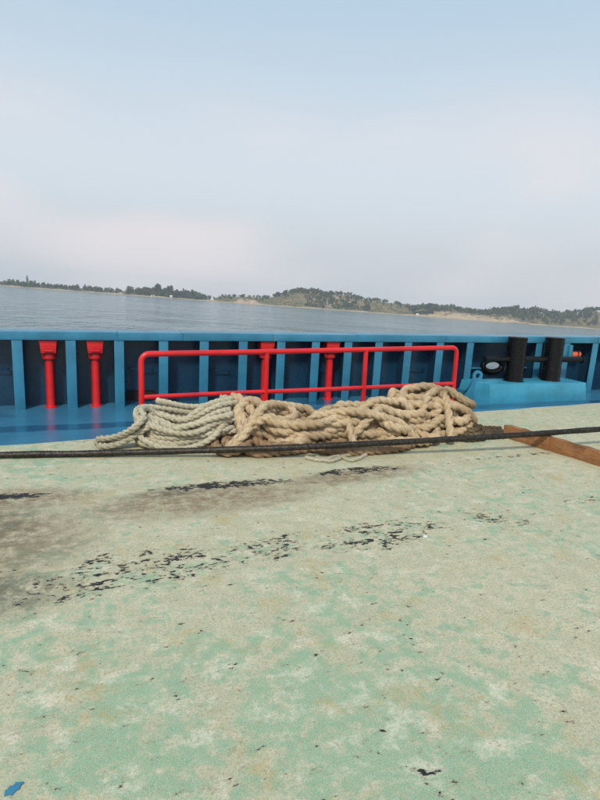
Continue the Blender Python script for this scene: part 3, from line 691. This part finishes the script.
# grey-green coil at the left end
P_ = []
c_ = []
for k in range(12):
    a0, b0 = .45+.13*rng.random(), 1.60-.25*rng.random(); w = .26+.34*rng.random(); yc = 6.03+.05*rng.normal()
    xm, hx = (a0+b0)/2, (b0-a0)/2
    c_ += [(xm+hx*math.cos(t)+.03*rng.normal(), yc+w/2*math.sin(t)+.025*rng.normal()) for t in np.linspace(0, 2*PI, 11, endpoint=False)]
P_.append((pile.drape(spline(c_), .033, .62), .033, {}))
for c_ in ([(1.15, 6.0), (.92, 6.12), (.70, 6.08), (.60, 5.98), (.50, 5.97), (.36, 5.98), (.20, 6.02), (.08, 5.99), (.16, 5.93), (.34, 5.90), (.52, 5.88), (.66, 5.84)],
           [(.95, 6.2), (.66, 6.18), (.48, 6.08), (.45, 5.94), (.40, 5.88), (.28, 5.94), (.12, 6.05), (.02, 6.02)],
           [(.70, 6.05), (.74, 5.92), (.80, 5.80), (.95, 5.74), (1.15, 5.74), (1.32, 5.80), (1.30, 5.95), (1.05, 6.02)],
           [(1.10, 6.22), (.80, 6.18), (.56, 6.14), (.46, 6.04), (.44, 5.92), (.50, 5.82)],
           [(.80, 6.06), (.60, 6.10), (.48, 6.0), (.50, 5.88), (.42, 5.84), (.30, 5.90), (.05, 6.01)],
           [(.62, 6.12), (.85, 6.20), (1.15, 6.20), (1.40, 6.12), (1.46, 6.02), (1.25, 5.93), (.95, 5.92), (.70, 5.98), (.66, 6.08), (.90, 6.14), (1.20, 6.12)],
           [(1.48, 6.06), (1.20, 6.16), (.95, 6.10), (.82, 6.0), (.95, 5.92), (1.20, 5.94), (1.42, 6.02), (1.30, 6.14)]):
    P_.append((pile.drape(spline(jig(c_, .012)), .033, .62), .033, {}))
rope('grey_rope_coil', 'pale grey-green rope coil at the open end of the heap', 'rope_grey', P_)
# thick beige hawser, the body of the heap
P_ = []
c_ = flake(1.42, 4.15, 5.86, .76, 6, .11, .02); P_.append((pile.drape(spline(jig(c_, .035)), .052, .42, 6, .3), .052, {}))
c_ = flake(2.70, 4.18, 5.84, .62, 3, .08, .02); P_.append((pile.drape(spline(jig(c_, .03)), .052, .42, 6, .3), .052, {}))
for k in range(8):                                              # slanting tangled bights
    xa = 1.70+2.1*k/7+.1*rng.normal(); L_ = .55+.5*rng.random(); sg = 1 if rng.random() < .5 else -1
    y0_ = 5.84+.05*rng.normal()
    c_ = [(xa-L_*.5, y0_+sg*.26), (xa-L_*.2, y0_+sg*.16+.03*rng.normal()), (xa+.05*rng.normal(), y0_), (xa+L_*.25, y0_-sg*.18), (xa+L_*.5, y0_-sg*.24+.04*rng.normal()), (xa+L_*.72, y0_-sg*.12), (xa+L_*.8, y0_+.05)]
    c_ = [(min(p[0], 4.2), p[1]) for p in c_]
    P_.append((pile.drape(spline(c_), .050, .15, 7, .28), .050, {}))
# bights thrown over the right end, hanging down the front
for c_ in ([(3.20, 5.92), (3.36, 6.10), (3.62, 6.12), (3.80, 5.96), (3.79, 5.76), (3.74, 5.54), (3.70, 5.36)],
           [(3.40, 5.62), (3.66, 5.76), (3.92, 6.00), (4.12, 6.02), (4.22, 5.84), (4.10, 5.68), (3.90, 5.72), (3.70, 5.88)],
           [(3.30, 5.98), (3.50, 6.04), (3.74, 6.02), (3.96, 5.92), (4.16, 5.76)]):
    P_.append((pile.drape(spline(c_), .050, .62, 5, .16), .050, {}))
for c_ in ([(1.46, 5.62), (1.75, 5.52), (2.15, 5.48), (2.50, 5.56), (2.85, 5.70), (3.20, 5.78), (3.45, 5.66)],
           [(1.52, 5.90), (1.68, 6.04), (1.90, 6.02), (2.05, 5.86), (1.95, 5.70), (1.70, 5.66)], [(2.62, 5.80), (2.56, 5.62), (2.52, 5.46), (2.54, 5.33)],
           [(2.0, 5.66), (2.3, 5.60), (2.6, 5.50), (2.95, 5.46), (3.3, 5.42)]):
    P_.append((pile.drape(spline(c_), .048, .5, 6, .2), .048, {}))
rope('beige_hawser', 'thick beige hawser flaked in long bights, body of the heap', 'rope_beige', P_)

# ------------------------------------------------------------------ steel wire rope lying across the deck
wp = []
for (u, v, z) in [(0, 455, .036), (85, 453.6, .036), (170, 451.3, .060), (290, 447.5, .120), (420, 441, .160), (520, 435, .190), (600, 429.3, .205)]:
    p = onz(u, v, z); wp.append((p.x, p.y, p.z))
wp = [(-8.0, 6.5, .036), (-5, 6.2, .036), (-2.6, 5.96, .036)] + wp + [(6.6, 5.02, .20), (8.2, 5.05, .15), (9.8, 5.1, .036), (12.5, 5.2, .036)]
mb = MB(); wpts = spline(wp); rope_mesh(mb, wpts, .031, strands=6, lay=6.5, nv=24, ends=False)
me = bpy.data.meshes.new('wire_rope'); me.from_pydata(mb.v, [], mb.f); me.update()
for q in me.polygons: q.use_smooth = True
tag(link('wire_rope', me, 'wire'), 'taut black steel wire rope stretched across the deck before the heap', 'wire rope')

# ------------------------------------------------------------------ timbers on edge
def timber(a, b, hgt, w, label):
    a, b = Vector(a), Vector(b); d = (b-a).normalized(); nrm = Vector((d.y, -d.x, 0))
    if nrm.x < 0: nrm = -nrm
    L = (b-a).length
    mb = MB(); nn = 10; vs_ = []
    for i in range(nn+1):
        t = L*i/nn; j = [.004*rng.normal() for _ in range(4)]
        vs_ += [(j[0], t, 0), (w+j[1], t, 0), (w+j[1], t, hgt+j[2]), (j[0], t, hgt+j[3])]
    fs_ = [(i*4+k, i*4+(k+1) % 4, (i+1)*4+(k+1) % 4, (i+1)*4+k) for i in range(nn) for k in range(4)] + [(3, 2, 1, 0), tuple(nn*4+k for k in range(4))]
    o = mb.add(vs_, fs_).build('timber', 'wood', bevel=.006)
    o.matrix_world = Matrix(((nrm.x, d.x, 0, a.x), (nrm.y, d.y, 0, a.y), (0, 0, 1, 0), (0, 0, 0, 1)))
    tag(o, label, 'timber', 'timber baulks on the deck')
timber((4.54, 5.60, 0), (4.655, 5.00, 0), .152, .075, 'short brown timber baulk lying under the wire rope')
timber((4.672, 5.02, 0), (4.93, 3.55, 0), .146, .075, 'long orange-brown timber baulk butted against the short one')

# ------------------------------------------------------------------ small litter on the deck
p = onz(12, 789); a = .012
pts = [(-.020, -.027), (-.006, -.024), (.004, -.030), (.012, -.016), (.023, -.010), (.026, .003), (.036, .012), (.029, .018), (.020, .015), (.011, .021), (.001, .008), (-.008, .010), (-.013, -.003), (-.021, -.008)]
o = MB().prism(pts, .001, .006).build('paint_flake', 'blue'); o.location = (p.x, p.y, 0); tag(o, 'small bright blue paint flake on the green deck', 'paint flake')
p = onz(425, 537)
o = MB().prism([(-.014, -.008), (.010, -.012), (.018, .004), (.002, .014), (-.016, .006)], .001, .008).build('chip', 'white'); o.location = (p.x, p.y, 0); tag(o, 'tiny white chip lying on the worn deck seam', 'chip')

# ------------------------------------------------------------------ haze
hz = MB().box((-1810, -1810, -8), (1810, 1810, 48)).build('haze', None); hz.matrix_world = SEA
tag(hz, 'thin pale sea haze in the air', 'haze', kind='stuff')
hm = bpy.data.materials.new('haze_air'); hm.use_nodes = True; hm.node_tree.nodes.clear()
hv = hm.node_tree.nodes.new('ShaderNodeVolumePrincipled'); ho = hm.node_tree.nodes.new('ShaderNodeOutputMaterial')
hv.inputs['Density'].default_value = .00040; hv.inputs['Color'].default_value = (.93, .96, 1, 1); hv.inputs['Anisotropy'].default_value = .2
hm.node_tree.links.new(hv.outputs[0], ho.inputs['Volume']); hz.data.materials.append(hm)
